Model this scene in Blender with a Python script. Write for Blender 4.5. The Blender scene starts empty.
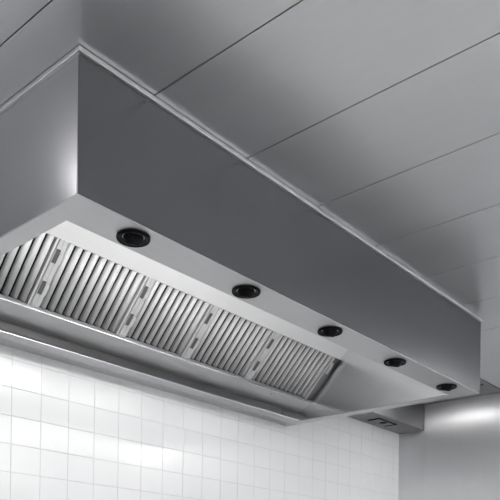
import bpy, bmesh, math, random
from mathutils import Vector, Matrix
random.seed(7)
scene = bpy.context.scene
COL = scene.collection
S = 2.05            # metres per layout unit
EYE = 1.0           # eye height in metres; layout z = 0 is the eye height

def W(p):           # layout units -> metres
    return Vector((p[0]*S, p[1]*S, p[2]*S + EYE))

# ------------------------------------------------------------------ materials
def new_mat(name):
    m = bpy.data.materials.new(name); m.use_nodes = True
    nt = m.node_tree
    return m, nt, nt.nodes['Principled BSDF']

def plain(name, col, rough=.5, metal=0., coat=0., spec=.5):
    m, nt, b = new_mat(name)
    b.inputs['Base Color'].default_value = (*col, 1)
    b.inputs['Roughness'].default_value = rough
    b.inputs['Metallic'].default_value = metal
    b.inputs['Coat Weight'].default_value = coat
    b.inputs['Specular IOR Level'].default_value = spec
    return m

def brushed(name, col, rough, stretch, var=.06, rvar=.06, aniso=0., axis='Z', arot=0., bump=0., blotch=.05, metal=1.):
    """stainless sheet with fine grain stretched along one axis and faint cloudy wear"""
    m, nt, b = new_mat(name)
    N = nt.nodes; L = nt.links
    tc = N.new('ShaderNodeTexCoord')
    mp = N.new('ShaderNodeMapping'); mp.inputs['Scale'].default_value = stretch
    L.new(tc.outputs['Object'], mp.inputs['Vector'])
    g = N.new('ShaderNodeTexNoise'); g.inputs['Scale'].default_value = 60; g.inputs['Detail'].default_value = 4
    L.new(mp.outputs[0], g.inputs['Vector'])
    mp2 = N.new('ShaderNodeMapping')
    mp2.inputs['Scale'].default_value = [max(.35, min(1.6, s)) for s in stretch]
    L.new(tc.outputs['Object'], mp2.inputs['Vector'])
    c = N.new('ShaderNodeTexNoise'); c.inputs['Scale'].default_value = 2.6; c.inputs['Detail'].default_value = 3
    L.new(mp2.outputs[0], c.inputs['Vector'])
    # colour = col * (1 + var*(grain-.5) + blotch*(cloud-.5))
    def ma(op, a, bb, cl=False):
        n = N.new('ShaderNodeMath'); n.operation = op; n.use_clamp = cl
        for i, v in enumerate((a, bb)):
            if isinstance(v, (int, float)): n.inputs[i].default_value = v
            else: L.new(v, n.inputs[i])
        return n.outputs[0]
    f = ma('ADD', ma('MULTIPLY', ma('SUBTRACT', g.outputs[0], .5), var*2), ma('MULTIPLY', ma('SUBTRACT', c.outputs[0], .5), blotch*2))
    f = ma('ADD', f, 1.0)
    mix = N.new('ShaderNodeVectorMath'); mix.operation = 'SCALE'
    mix.inputs[0].default_value = col
    L.new(f, mix.inputs['Scale'])
    L.new(mix.outputs[0], b.inputs['Base Color'])
    r = ma('ADD', ma('MULTIPLY', ma('SUBTRACT', c.outputs[0], .5), rvar*2), rough)
    L.new(r, b.inputs['Roughness'])
    b.inputs['Metallic'].default_value = metal
    if aniso:
        b.inputs['Anisotropic'].default_value = aniso
        b.inputs['Anisotropic Rotation'].default_value = arot
        t = N.new('ShaderNodeTangent'); t.direction_type = 'RADIAL'; t.axis = axis
        L.new(t.outputs[0], b.inputs['Tangent'])
    if bump:
        bp = N.new('ShaderNodeBump'); bp.inputs['Strength'].default_value = bump; bp.inputs['Distance'].default_value = .002
        L.new(g.outputs[0], bp.inputs['Height']); L.new(bp.outputs[0], b.inputs['Normal'])
    return m

STEEL = (.60, .605, .615)
M = {}
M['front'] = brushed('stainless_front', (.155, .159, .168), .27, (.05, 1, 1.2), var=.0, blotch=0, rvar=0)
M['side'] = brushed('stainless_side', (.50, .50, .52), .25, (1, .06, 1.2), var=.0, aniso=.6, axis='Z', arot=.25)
M['rim'] = brushed('stainless_rim', (.50, .505, .515), .40, (.08, .6, 1), var=.04)
M['inner'] = brushed('stainless_inner', (.80,.805,.81), .19, (.5, .08, 1), var=.05)
M['lightpanel'] = brushed('stainless_deflector', (.78, .785, .79), .36, (.06, 1, 1), var=.03, metal=.6)
M['rail'] = brushed('stainless_rail', (.50, .505, .515), .40, (.06, 1, 1), var=.04)
M['capping'] = brushed('stainless_capping', (.66, .665, .675), .34, (.4, .4, 1), var=.03)
M['filter'] = brushed('filter_steel', (.47, .475, .48), .62, (1, .3, .3), var=.02, bump=0, metal=.35)
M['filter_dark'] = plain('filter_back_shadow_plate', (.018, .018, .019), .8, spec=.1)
M['ceiling'] = brushed('ceiling_satin_panels', (.67, .675, .69), .36, (1.2, .10, 1), var=.03, blotch=.07)
M['wallsteel'] = brushed('stainless_wall', (.68, .685, .70), .44, (1, .25, .05), var=.03, aniso=.85, axis='Z', arot=0.)
M['box'] = brushed('stainless_boxing', (.25, .25, .26), .42, (.1, 1, 1), var=.03)  # base darkened to carry the shade on the corner boxing
M['black'] = plain('black_enamel', (.006, .006, .007), .6, spec=.08)
M['charcoal'] = plain('charcoal_enamel', (.020, .020, .022), .6, spec=.1)
M['lens'] = plain('dark_glass', (.003, .003, .004), .5, spec=.05)
M['dark'] = plain('dark_gap', (.02, .02, .02), .7)
M['slot'] = plain('latch_slot_grey', (.10, .10, .105), .5, .5)
M['polished'] = plain('polished_edge', (.85, .855, .86), .25, .7)
M['screw'] = plain('dark_screw', (.06, .06, .065), .4, .8)
M['grout'] = plain('pale_grout', (.58, .59, .61), .7)
M['floor'] = plain('pale_floor', (.66, .66, .66), .35)
M['paint'] = plain('grey_wall_paint', (.32, .32, .33), .7)
M['white'] = plain('white_enamel', (.8, .8, .8), .4)

def tile_mat():
    m, nt, b = new_mat('white_glazed_tile')
    N = nt.nodes; L = nt.links
    tc = N.new('ShaderNodeTexCoord')
    n = N.new('ShaderNodeTexNoise'); n.inputs['Scale'].default_value = 3.2; n.inputs['Detail'].default_value = 2
    L.new(tc.outputs['Object'], n.inputs['Vector'])
    r = N.new('ShaderNodeValToRGB')
    r.color_ramp.elements[0].color = (.74, .75, .765, 1); r.color_ramp.elements[1].color = (.78, .79, .80, 1)
    L.new(n.outputs[0], r.inputs[0]); L.new(r.outputs[0], b.inputs['Base Color'])
    b.inputs['Roughness'].default_value = .16
    n2 = N.new('ShaderNodeTexNoise'); n2.inputs['Scale'].default_value = 9; n2.inputs['Detail'].default_value = 1
    L.new(tc.outputs['Object'], n2.inputs['Vector'])
    bp = N.new('ShaderNodeBump'); bp.inputs['Strength'].default_value = .10; bp.inputs['Distance'].default_value = .01
    L.new(n2.outputs[0], bp.inputs['Height']); L.new(bp.outputs[0], b.inputs['Normal'])
    return m
M['tile'] = tile_mat()

def lamp_mat(name, strength, col=(1, .99, .97)):
    m, nt, b = new_mat(name)
    b.inputs['Base Color'].default_value = (.8, .8, .8, 1)
    b.inputs['Emission Color'].default_value = (*col, 1)
    b.inputs['Emission Strength'].default_value = strength
    return m

# ------------------------------------------------------------------ mesh helpers (layout units)
def box(bm, a, b, mi=0):
    x0, y0, z0 = a; x1, y1, z1 = b
    v = [bm.verts.new(p) for p in ((x0,y0,z0),(x1,y0,z0),(x1,y1,z0),(x0,y1,z0),(x0,y0,z1),(x1,y0,z1),(x1,y1,z1),(x0,y1,z1))]
    for f in ((0,3,2,1),(4,5,6,7),(0,1,5,4),(1,2,6,5),(2,3,7,6),(3,0,4,7)):
        bm.faces.new([v[i] for i in f]).material_index = mi

def prism_x(bm, prof, xa, xb, mi=0):
    """extrude a closed (y,z) profile along x"""
    A = [bm.verts.new((xa, y, z)) for y, z in prof]; B = [bm.verts.new((xb, y, z)) for y, z in prof]
    n = len(prof); fs = []
    fs.append(bm.faces.new(A)); fs.append(bm.faces.new(B[::-1]))
    for i in range(n):
        fs.append(bm.faces.new((A[i], B[i], B[(i+1) % n], A[(i+1) % n])))
    for f in fs: f.material_index = mi
    return fs

def prism_z(bm, outline, za, zb_, mi=0):
    A = [bm.verts.new((x, y, za)) for x, y in outline]; B = [bm.verts.new((x, y, zb_)) for x, y in outline]
    n = len(outline)
    fs = [bm.faces.new(A), bm.faces.new(B[::-1])]
    for i in range(n):
        fs.append(bm.faces.new((A[i], A[(i+1) % n], B[(i+1) % n], B[i])))
    for f in fs: f.material_index = mi

def lathe(bm, prof, centre, seg=40, mi=0, axis=None):
    """prof: list of (radius, height) spun round z; axis: optional rotation"""
    rot = axis or Matrix.Identity(3)
    rings = []
    for r, h in prof:
        if r <= 1e-7:
            rings.append([bm.verts.new(rot @ Vector((0, 0, h)) + Vector(centre))])
        else:
            rings.append([bm.verts.new(rot @ Vector((r*math.cos(2*math.pi*k/seg), r*math.sin(2*math.pi*k/seg), h)) + Vector(centre)) for k in range(seg)])
    for A, B in zip(rings, rings[1:]):
        for k in range(seg):
            k2 = (k+1) % seg
            if len(A) == 1 and len(B) == 1: continue
            if len(A) == 1: f = bm.faces.new((A[0], B[k2], B[k]))
            elif len(B) == 1: f = bm.faces.new((A[k], A[k2], B[0]))
            else: f = bm.faces.new((A[k], A[k2], B[k2], B[k]))
            f.material_index = mi; f.smooth = True

def obj(name, bm, mats, parent=None, bevel=0., smooth=False, origin=None):
    """bmesh in layout units -> ONE mesh object"""
    bmesh.ops.recalc_face_normals(bm, faces=bm.faces)
    for v in bm.verts: v.co = W(v.co)
    if origin is None:
        c = Vector((0, 0, 0))
        if parent is not None: c = parent.matrix_world.translation.copy()
        else:
            lo = Vector((min(v.co[i] for v in bm.verts) for i in range(3))); hi = Vector((max(v.co[i] for v in bm.verts) for i in range(3)))
            c = Vector(((lo.x+hi.x)/2, (lo.y+hi.y)/2, lo.z))
    else: c = W(origin)
    for v in bm.verts: v.co -= c
    me = bpy.data.meshes.new(name); bm.to_mesh(me); bm.free()
    if smooth:
        for p in me.polygons: p.use_smooth = True
    for m in (mats if isinstance(mats, (list, tuple)) else [mats]): me.materials.append(m)
    o = bpy.data.objects.new(name, me); COL.objects.link(o)
    if parent is not None:
        o.parent = parent
        o.location = c - WLOC[parent.name]
        WLOC[o.name] = c.copy()
    else:
        o.location = c; WLOC[o.name] = c.copy()
    if bevel:
        md = o.modifiers.new('bevel', 'BEVEL'); md.width = bevel*S; md.segments = 2; md.limit_method = 'ANGLE'; md.angle_limit = .6
    return o
WLOC = {}

def part(name, bm, mats, parent, **k):
    # the origin of a part is its parent's origin, so local coordinates stay simple
    k.setdefault('origin', tuple((WLOC[parent.name] - Vector((0, 0, EYE))) / S))
    return obj(name, bm, mats, parent, **k)

def empty(name, p, parent=None):
    o = bpy.data.objects.new(name, None); COL.objects.link(o)
    w = W(p); o.empty_display_size = .1
    if parent is not None:
        o.parent = parent; o.location = w - WLOC[parent.name]
    else: o.location = w
    WLOC[o.name] = w
    return o

def tag(o, label, cat, group=None):
    o['label'] = label; o['category'] = cat
    if group: o['group'] = group
    return o
def struct(name, bm, mats, **k):
    o = obj(name, bm, mats, **k); o['kind'] = 'structure'
    return o

# ------------------------------------------------------------------ layout
X0, X1 = .670, 2.122          # hood ends
YF, YW = .943, 1.680          # hood front, tiled wall
ZB, ZT = .600, .813           # hood underside, top of its panels
ZC = .8215                     # ceiling
XI0, XI1, YI = .708, 2.082, 1.026   # inside of the rim
XR = 2.934                    # right wall
XL, YN, ZF = -1.15, -1.45, -EYE/S   # left wall, near wall, floor

# ------------------------------------------------------------------ room
bm = bmesh.new(); box(bm, (XL-.03, YN-.03, ZF-.05), (XR+.05, YW+.05, ZF)); struct('floor', bm, M['floor'])

bm = bmesh.new()                                   # ceiling of long metal panels
GAP, PITCH = .0020, .233
cuts = [.590, .8155, 1.0495, 1.279, 1.514, 1.749, 1.984]
while cuts[0] > XL: cuts.insert(0, cuts[0]-PITCH)
while cuts[-1] < XR: cuts.append(cuts[-1]+PITCH)
for xa, xb in zip(cuts, cuts[1:]):
    a, b = max(xa, XL) + GAP/2, min(xb, XR) - GAP/2
    if b > a + .005: box(bm, (a, YN, ZC), (b, YW, ZC + .006))
box(bm, (XL, YN, ZC+.006), (XR, YW, ZC+.03), 1)
struct('ceiling', bm, [M['ceiling'], M['dark']], bevel=.0006)

bm = bmesh.new()                                   # tiled wall: every tile with a chamfer and a hair of tilt
TX, TZ, G = .0853, .0711, .0013
box(bm, (XL-.03, YW+.0011, ZF), (XR+.05, YW+.05, ZC+.03), 1)
i0 = math.floor((XL-1.0036)/TX); i1 = math.ceil((XR-1.0036)/TX)
for i in range(i0, i1+1):
    for j in range(-4, 15):
        xa, xb = 1.0036 + i*TX + G/2, 1.0036 + (i+1)*TX - G/2
        zb_, za = .4998 - (j-1)*TZ - G/2, .4998 - j*TZ + G/2
        xa, xb = max(xa, XL), min(xb, XR)
        za, zb_ = max(za, ZF), min(zb_, ZC)
        if xb-xa < .004 or zb_-za < .004: continue
        c = .0009
        tx, tz = random.gauss(0, .0035), random.gauss(0, .0030)
        def yy(xx, zz): return YW + (xx-(xa+xb)/2)*tx + (zz-(za+zb_)/2)*tz
        O = [bm.verts.new((px, YW+.004, pz)) for px, pz in ((xa,za),(xb,za),(xb,zb_),(xa,zb_))]
        Mi = [bm.verts.new((px, yy(px,pz)+.0005, pz)) for px, pz in ((xa,za),(xb,za),(xb,zb_),(xa,zb_))]
        I = [bm.verts.new((px, yy(px,pz), pz)) for px, pz in ((xa+c,za+c),(xb-c,za+c),(xb-c,zb_-c),(xa+c,zb_-c))]
        for q in range(4):
            q2 = (q+1) % 4
            bm.faces.new((O[q], O[q2], Mi[q2], Mi[q])); bm.faces.new((Mi[q], Mi[q2], I[q2], I[q]))
        bm.faces.new(I)
struct('wall_back', bm, [M['tile'], M['grout']])

bm = bmesh.new()                                   # stainless right wall: deeper strip by the tiles, proud sheet in front
box(bm, (XR, YN-.03, ZF), (XR+.05, YW+.05, ZC+.03))
box(bm, (XR-.004, YN, ZF), (XR+.001, 1.553, ZC-.004))
struct('wall_right', bm, M['wallsteel'], bevel=.0012, origin=(XR-2, 1.35, ZF))
bm = bmesh.new(); box(bm, (XL-.05, YN-.03, ZF), (XL, YW+.05, ZC+.03)); struct('wall_left', bm, M['paint'])
bm = bmesh.new(); box(bm, (XL-.03, YN-.05, ZF), (XR+.05, YN, ZC+.03)); struct('wall_front', bm, M['paint'])

bm = bmesh.new()                                   # thin, darker strip just below the ceiling in the corner, with a screw
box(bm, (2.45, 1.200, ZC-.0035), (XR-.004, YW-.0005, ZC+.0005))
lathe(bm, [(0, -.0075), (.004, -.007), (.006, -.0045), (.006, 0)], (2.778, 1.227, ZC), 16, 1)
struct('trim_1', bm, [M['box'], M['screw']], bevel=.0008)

# ------------------------------------------------------------------ boxing in the right rear corner
duct = empty('duct_boxing', (2.65, 1.618, .707))
tag(duct, 'low stainless steel boxing in the rear right corner between tiles and steel wall', 'duct')
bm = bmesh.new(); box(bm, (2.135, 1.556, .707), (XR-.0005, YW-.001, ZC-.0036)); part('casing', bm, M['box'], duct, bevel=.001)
bm = bmesh.new()
box(bm, (2.612, 1.588, .7035), (2.752, 1.594, .7075)); box(bm, (2.612, 1.641, .7062), (2.752, 1.645, .7075))
box(bm, (2.612, 1.588, .7035), (2.618, 1.645, .7075)); box(bm, (2.746, 1.588, .7035), (2.752, 1.645, .7075))
pf = part('plate_frame', bm, M['charcoal'], duct, bevel=.0006)
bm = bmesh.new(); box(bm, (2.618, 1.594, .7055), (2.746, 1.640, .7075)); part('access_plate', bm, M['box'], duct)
bm = bmesh.new(); lathe(bm, [(0, -.002), (.014, -.0018), (.016, -.001), (.016, .001)], (2.69, 1.617, .7058), 24)
part('lock', bm, M['lens'], duct)

# ------------------------------------------------------------------ extraction hood
hood = empty('extraction_hood', ((X0+X1)/2, (YF+YW)/2, ZB))
tag(hood, 'long brushed stainless steel extraction hood hung from the ceiling above white tiles', 'hood')
T = .003
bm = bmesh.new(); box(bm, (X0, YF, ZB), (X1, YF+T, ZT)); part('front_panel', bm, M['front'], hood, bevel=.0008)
bm = bmesh.new(); box(bm, (X0, YF+T, ZB), (X0+T, YW, ZT)); part('side_panel', bm, M['side'], hood, bevel=.0006)
bm = bmesh.new(); box(bm, (X1-T, YF+T, ZB), (X1, YW, ZT)); part('side_panel', bm, M['side'], hood, bevel=.0006)
bm = bmesh.new()                                   # flat rim of the underside (front and both ends)
prism_z(bm, [(X0+.0008, YF+.0008), (X1-.0008, YF+.0008), (X1-.0008, YW), (XI1, YW), (XI1, YI), (XI0, YI), (XI0, YW), (X0+.0008, YW)], ZB-.0012, ZB+.0012)
part('rim', bm, M['rim'], hood, bevel=.0005)
for a, b in (((XI0, YI-T, ZB+.0012), (XI1, YI, .815)), ((XI0-T, YI-T, ZB+.0012), (XI0, YW, .815)), ((XI1, YI-T, ZB+.0012), (XI1+T, YW, .815))):
    bm = bmesh.new(); box(bm, a, b); part('inner_panel', bm, M['inner'], hood)
bm = bmesh.new(); box(bm, (X0+T, YF+T, .815), (X1-T, YW, .818)); part('top_panel', bm, M['inner'], hood)
PT, PB = (1.425, .785), (1.547, .661)              # top and bottom edge of the filter bank (y, z)
bm = bmesh.new(); prism_x(bm, [(1.385, .815), (PT[0], PT[1]), (PT[0]+.002, PT[1]+.003), (1.388, .8155)], XI0, XI1)
part('deflector', bm, M['lightpanel'], hood)
# lower rail that carries the filters, with a turned lip
bm = bmesh.new()
prism_x(bm, [(PB[0]-.006, PB[1]-.004), (PB[0]-.0035, PB[1]-.0065), (1.600, .629), (1.6035, .629), (1.6035, .633), (PB[0]+.003, PB[1]+.001), (PB[0]-.004, PB[1]+.0015)], XI0, XI1)
prof = [(PB[0]-.0050 + .0022*math.cos(a*math.pi/5), PB[1]-.0052 + .0022*math.sin(a*math.pi/5)) for a in range(10)]
for f in prism_x(bm, prof, XI0+.0005, XI1-.0005, 1): f.smooth = len(f.verts) == 4
part('filter_rail', bm, [M['rail'], M['polished']], hood)
bm = bmesh.new()                                   # small hook lock under the rail
prism_x(bm, [(1.552, .6535), (1.561, .645), (1.559, .642), (1.550, .650)], 1.88, 1.955)
part('rail_lock', bm, M['rail'], hood, bevel=.0005)
# rear gutter flange along the tiles
bm = bmesh.new()
prism_x(bm, [(1.592, .600), (1.592, .6022), (1.594, .6022), (1.594, .6018), (1.630, .6018), (1.630, .6045), (YW-.001, .6045), (YW-.001, .600), (1.640, .600), (1.6385, .6015), (1.6355, .6015), (1.634, .600)], XI0, XI1)
part('rear_flange', bm, M['rail'], hood, bevel=.0006)
bm = bmesh.new(); box(bm, (XI0, YW-.004, .6045), (XI1, YW-.0012, .815)); part('rear_panel', bm, M['lightpanel'], hood)
bm = bmesh.new()                                   # capping strip between hood and ceiling, mitred round front and ends
e = .006
ring = [(X0-e, YW), (X0-e, YF-e), (X1+.0008, YF-e), (X1+.0008, YW), (X1-.004, YW), (X1-.004, YF+.004), (X0+.004, YF+.004), (X0+.004, YW)]
prism_z(bm, ring, ZT, ZC-.0008)
part('capping', bm, M['capping'], hood, bevel=.0012)

# ---- baffle filters: s runs down the slope, n out of the bank towards the opening
L_ = math.hypot(PB[0]-PT[0], PB[1]-PT[1])
dy, dz = (PB[0]-PT[0])/L_, (PB[1]-PT[1])/L_
def F(x, s, n):                                     # filter coordinates -> layout
    return (x, PT[0] + dy*s + dz*n, PT[1] + dz*s - dy*n)
def fbox(bm, a, b, mi=0):
    x0, s0, n0 = a; x1, s1, n1 = b
    v = [bm.verts.new(F(*p)) for p in ((x0,s0,n0),(x1,s0,n0),(x1,s1,n0),(x0,s1,n0),(x0,s0,n1),(x1,s0,n1),(x1,s1,n1),(x0,s1,n1))]
    for f in ((0,3,2,1),(4,5,6,7),(0,1,5,4),(1,2,6,5),(2,3,7,6),(3,0,4,7)):
        bm.faces.new([v[i] for i in f]).material_index = mi

def make_filter(xa, xb, ribs, left=.023, right=.006, slots=True, wf=.345):
    f = empty('baffle_filter', F((xa+xb)/2, L_/2, -.004), hood)
    xa += .0012; xb -= .0012
    fr = bmesh.new()
    fbox(fr, (xa, 0, -.010), (xa+left*.45, L_, .0005)); fbox(fr, (xa+left*.45+.0008, 0, -.010), (xa+left, L_, -.0002))
    fbox(fr, (xb-right, 0, -.010), (xb, L_, .0005))
    fbox(fr, (xa+left, 0, -.010), (xb-right, .002, -.001)); fbox(fr, (xa+left, L_-.003, -.012), (xb-right, L_, -.004))
    part('frame', fr, M['filter'], f, bevel=.0005)
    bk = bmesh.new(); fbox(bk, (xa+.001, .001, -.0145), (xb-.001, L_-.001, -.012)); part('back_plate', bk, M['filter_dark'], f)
    b = bmesh.new()
    p = (xb-right-xa-left)/ribs
    for k in range(ribs):
        c = xa+left + (k+.5)*p; w = p*wf
        prof = []
        for q in range(9):
            a = math.pi*q/8
            prof.append((c - w*math.cos(a), -.0085 + .0085*math.sin(a)**.9))
        prof += [(c+w, -.010), (c+w-.0012, -.010), (c-w+.0012, -.010), (c-w, -.010)]
        s0, s1 = .0015, L_-.0075
        A = [b.verts.new(F(px, s0, pn)) for px, pn in prof]; B = [b.verts.new(F(px, s1, pn)) for px, pn in prof]
        b.faces.new(A); b.faces.new(B[::-1])
        for q in range(len(prof)):
            q2 = (q+1) % len(prof)
            fc = b.faces.new((A[q], B[q], B[q2], A[q2])); fc.smooth = q < 8
    part('baffles', b, M['filter'], f)
    if slots:
        for s in (.040, .120):
            h = bmesh.new()
            hx = xa + left*.42
            fbox(h, (hx-.0080, s-.017, .0002), (hx+.0030, s+.017, .0012), 1)
            fbox(h, (hx+.003, s-.010, .0002), (hx+.0135, s+.016, .0030), 0)
            fbox(h, (hx-.0090, s-.019, .0002), (hx+.0060, s-.017, .0022), 0)
            part('handle', h, [M['filter'], M['slot']], f, bevel=.0004)
    return f
seams = [(.712, .967, 10), (.967, 1.230, 10), (1.230, 1.466, 9), (1.466, 1.738, 10), (1.738, 2.056, 12)]
for k, (a, b, n) in enumerate(seams): make_filter(a, b, n, wf=(.35, .345, .32, .30, .29)[k])
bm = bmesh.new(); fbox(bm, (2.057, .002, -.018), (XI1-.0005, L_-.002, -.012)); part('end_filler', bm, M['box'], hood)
bm = bmesh.new()
fbox(bm, (2.0505, .020, .0008), (2.066, .030, .004)); fbox(bm, (2.0565, .030, .0008), (2.0685, .062, .0045))
part('end_latch', bm, M['filter'], hood, bevel=.0006)

# ---- recessed eyeball spots in the front rim
for cx in (.815, 1.1065, 1.399, 1.694, 1.989):
    c = (cx, .9855, ZB-.0012)
    sp = empty('spotlight', c, hood)
    sp['label'] = 'black round recessed spotlight'
    bm = bmesh.new()
    lathe(bm, [(.0275, .001), (.0290, -.0005), (.0290, -.0030), (.0280, -.0046), (.0262, -.0048), (.0250, -.0040)], c, 48, 0)
    part('bezel', bm, M['black'], sp)
    bm = bmesh.new()
    lathe(bm, [(.0252, -.0040), (.0215, -.0022), (.0180, .0006), (.0150, .0009)], c, 48, 0)
    part('inner_ring', bm, M['charcoal'], sp)
    bm = bmesh.new()
    tilt = Matrix.Rotation(math.radians(14), 3, 'X') @ Matrix.Rotation(math.radians(-8), 3, 'Y')
    R_ = .0175
    prof = [(R_*math.cos(a), -R_*math.sin(a)) for a in [math.radians(d) for d in (-10, 5, 18, 30, 40, 48)]]
    rr = prof[-1][0]; zz = prof[-1][1]
    prof += [(rr-.0012, zz-.0004), (rr-.0022, zz+.0008)]
    lathe(bm, prof, (cx, .9855, ZB-.0005), 40, 0, tilt)
    part('eyeball', bm, M['black'], sp)
    bm = bmesh.new()
    lathe(bm, [(rr-.0018, zz+.0010), (rr*.5, zz+.0002), (0, zz-.0003)], (cx, .9855, ZB-.0005), 32, 0, tilt)
    part('lens', bm, M['lens'], sp)

# ---- strip light inside the hood, behind the front rim
HL = 20.
for xa, xb, hs in ((.73, 1.50, HL*.94), (1.54, 1.98, HL*.22)):  # weaker second length added to brighten the filters at the right
    bm = bmesh.new(); box(bm, (xa, YI+.0005, .695), (xb, YI+.012, .765)); hl = part('strip_light', bm, M['white'], hood, bevel=.001)
    bm = bmesh.new(); box(bm, (xa+.005, YI+.012, .702), (xb-.005, YI+.0145, .758)); part('diffuser', bm, lamp_mat('strip_light_diffuser', hs), hl)

# ------------------------------------------------------------------ lamps out of view: first read off the tile glints, rest added for light
def unseen_ceiling_lamp(xa, xb, ya, yb, strength, label, top=ZC-.0003):
    t = empty('unseen_ceiling_lamp', ((xa+xb)/2, (ya+yb)/2, ZC-.022)); tag(t, label, 'lamp')
    bm = bmesh.new(); box(bm, (xa, ya, ZC-.020), (xb, yb, top)); part('housing', bm, M['white'], t, bevel=.001)
    bm = bmesh.new(); box(bm, (xa+.004, ya+.004, ZC-.0245), (xb-.004, yb-.004, ZC-.020)); part('diffuser', bm, lamp_mat('unseen_lamp_diffuser', strength), t)
unseen_ceiling_lamp(1.90, 2.60, -.03, .03, 40., 'long white ceiling lamp in front of the hood near the steel wall')
unseen_ceiling_lamp(2.70, 2.85, .05, .30, 90., 'unseen square fill lamp added against the steel wall in front of the hood')  # added to brighten the right end of the front panel and right tiles
unseen_ceiling_lamp(.28, .42, 1.12, 1.28, 20., 'unseen short fill lamp added close to the left end of the hood')  # added for the bright edge on the left side panel
unseen_ceiling_lamp(-.4, .5, -1.1, -1.02, 150., 'unseen long fill lamp added far out in the room behind the viewer')  # added for general bounce light on the ceiling
unseen_ceiling_lamp(2.2, 2.85, -1.25, -1.17, 90., 'unseen long fill lamp added beside the steel wall far in front of the hood')  # added to lift the tiles at lower right
unseen_ceiling_lamp(2.66, 2.72, 1.28, 1.50, 11., 'unseen small fill lamp added between the right end of the hood and the steel wall', ZC-.0037)  # added for the glow on the steel wall, hidden by the hood

# ------------------------------------------------------------------ camera
cam_d = bpy.data.cameras.new('camera'); cam = bpy.data.objects.new('camera', cam_d); COL.objects.link(cam)
FPX, PY = 738.56, 588.87
cam_d.sensor_width = 36; cam_d.sensor_fit = 'HORIZONTAL'; cam_d.lens = FPX/500*36
cam_d.shift_y = (PY-250)/500; cam_d.clip_start = .02
R = [[.656733713, -.0144374225, -.753984344], [.0100732971, .999895468, -.010372151], [.754055276, -.000783367, .656810495]]
def wv(r): return Vector((r[0], r[2], -r[1]))       # (x, down, depth) -> world
right, down, fwd = (wv(r) for r in R)
m3 = Matrix((right, -down, -fwd)).transposed()
cam.matrix_world = Matrix.Translation((0, 0, EYE)) @ m3.to_4x4()
scene.camera = cam

w = bpy.data.worlds.new('world'); scene.world = w; w.use_nodes = True
w.node_tree.nodes['Background'].inputs[0].default_value = (.05, .05, .055, 1)
vs = scene.view_settings
scene.display_settings.display_device = 'sRGB'
vs.view_transform = 'Standard'; vs.look = 'None'; vs.gamma = 1; vs.exposure = .08; vs.use_curve_mapping = False
scene.cycles.use_denoising = True
scene.cycles.max_bounces = 10; scene.cycles.glossy_bounces = 8; scene.cycles.diffuse_bounces = 6
scene.cycles.caustics_reflective = True
scene.cycles.sample_clamp_indirect = 8
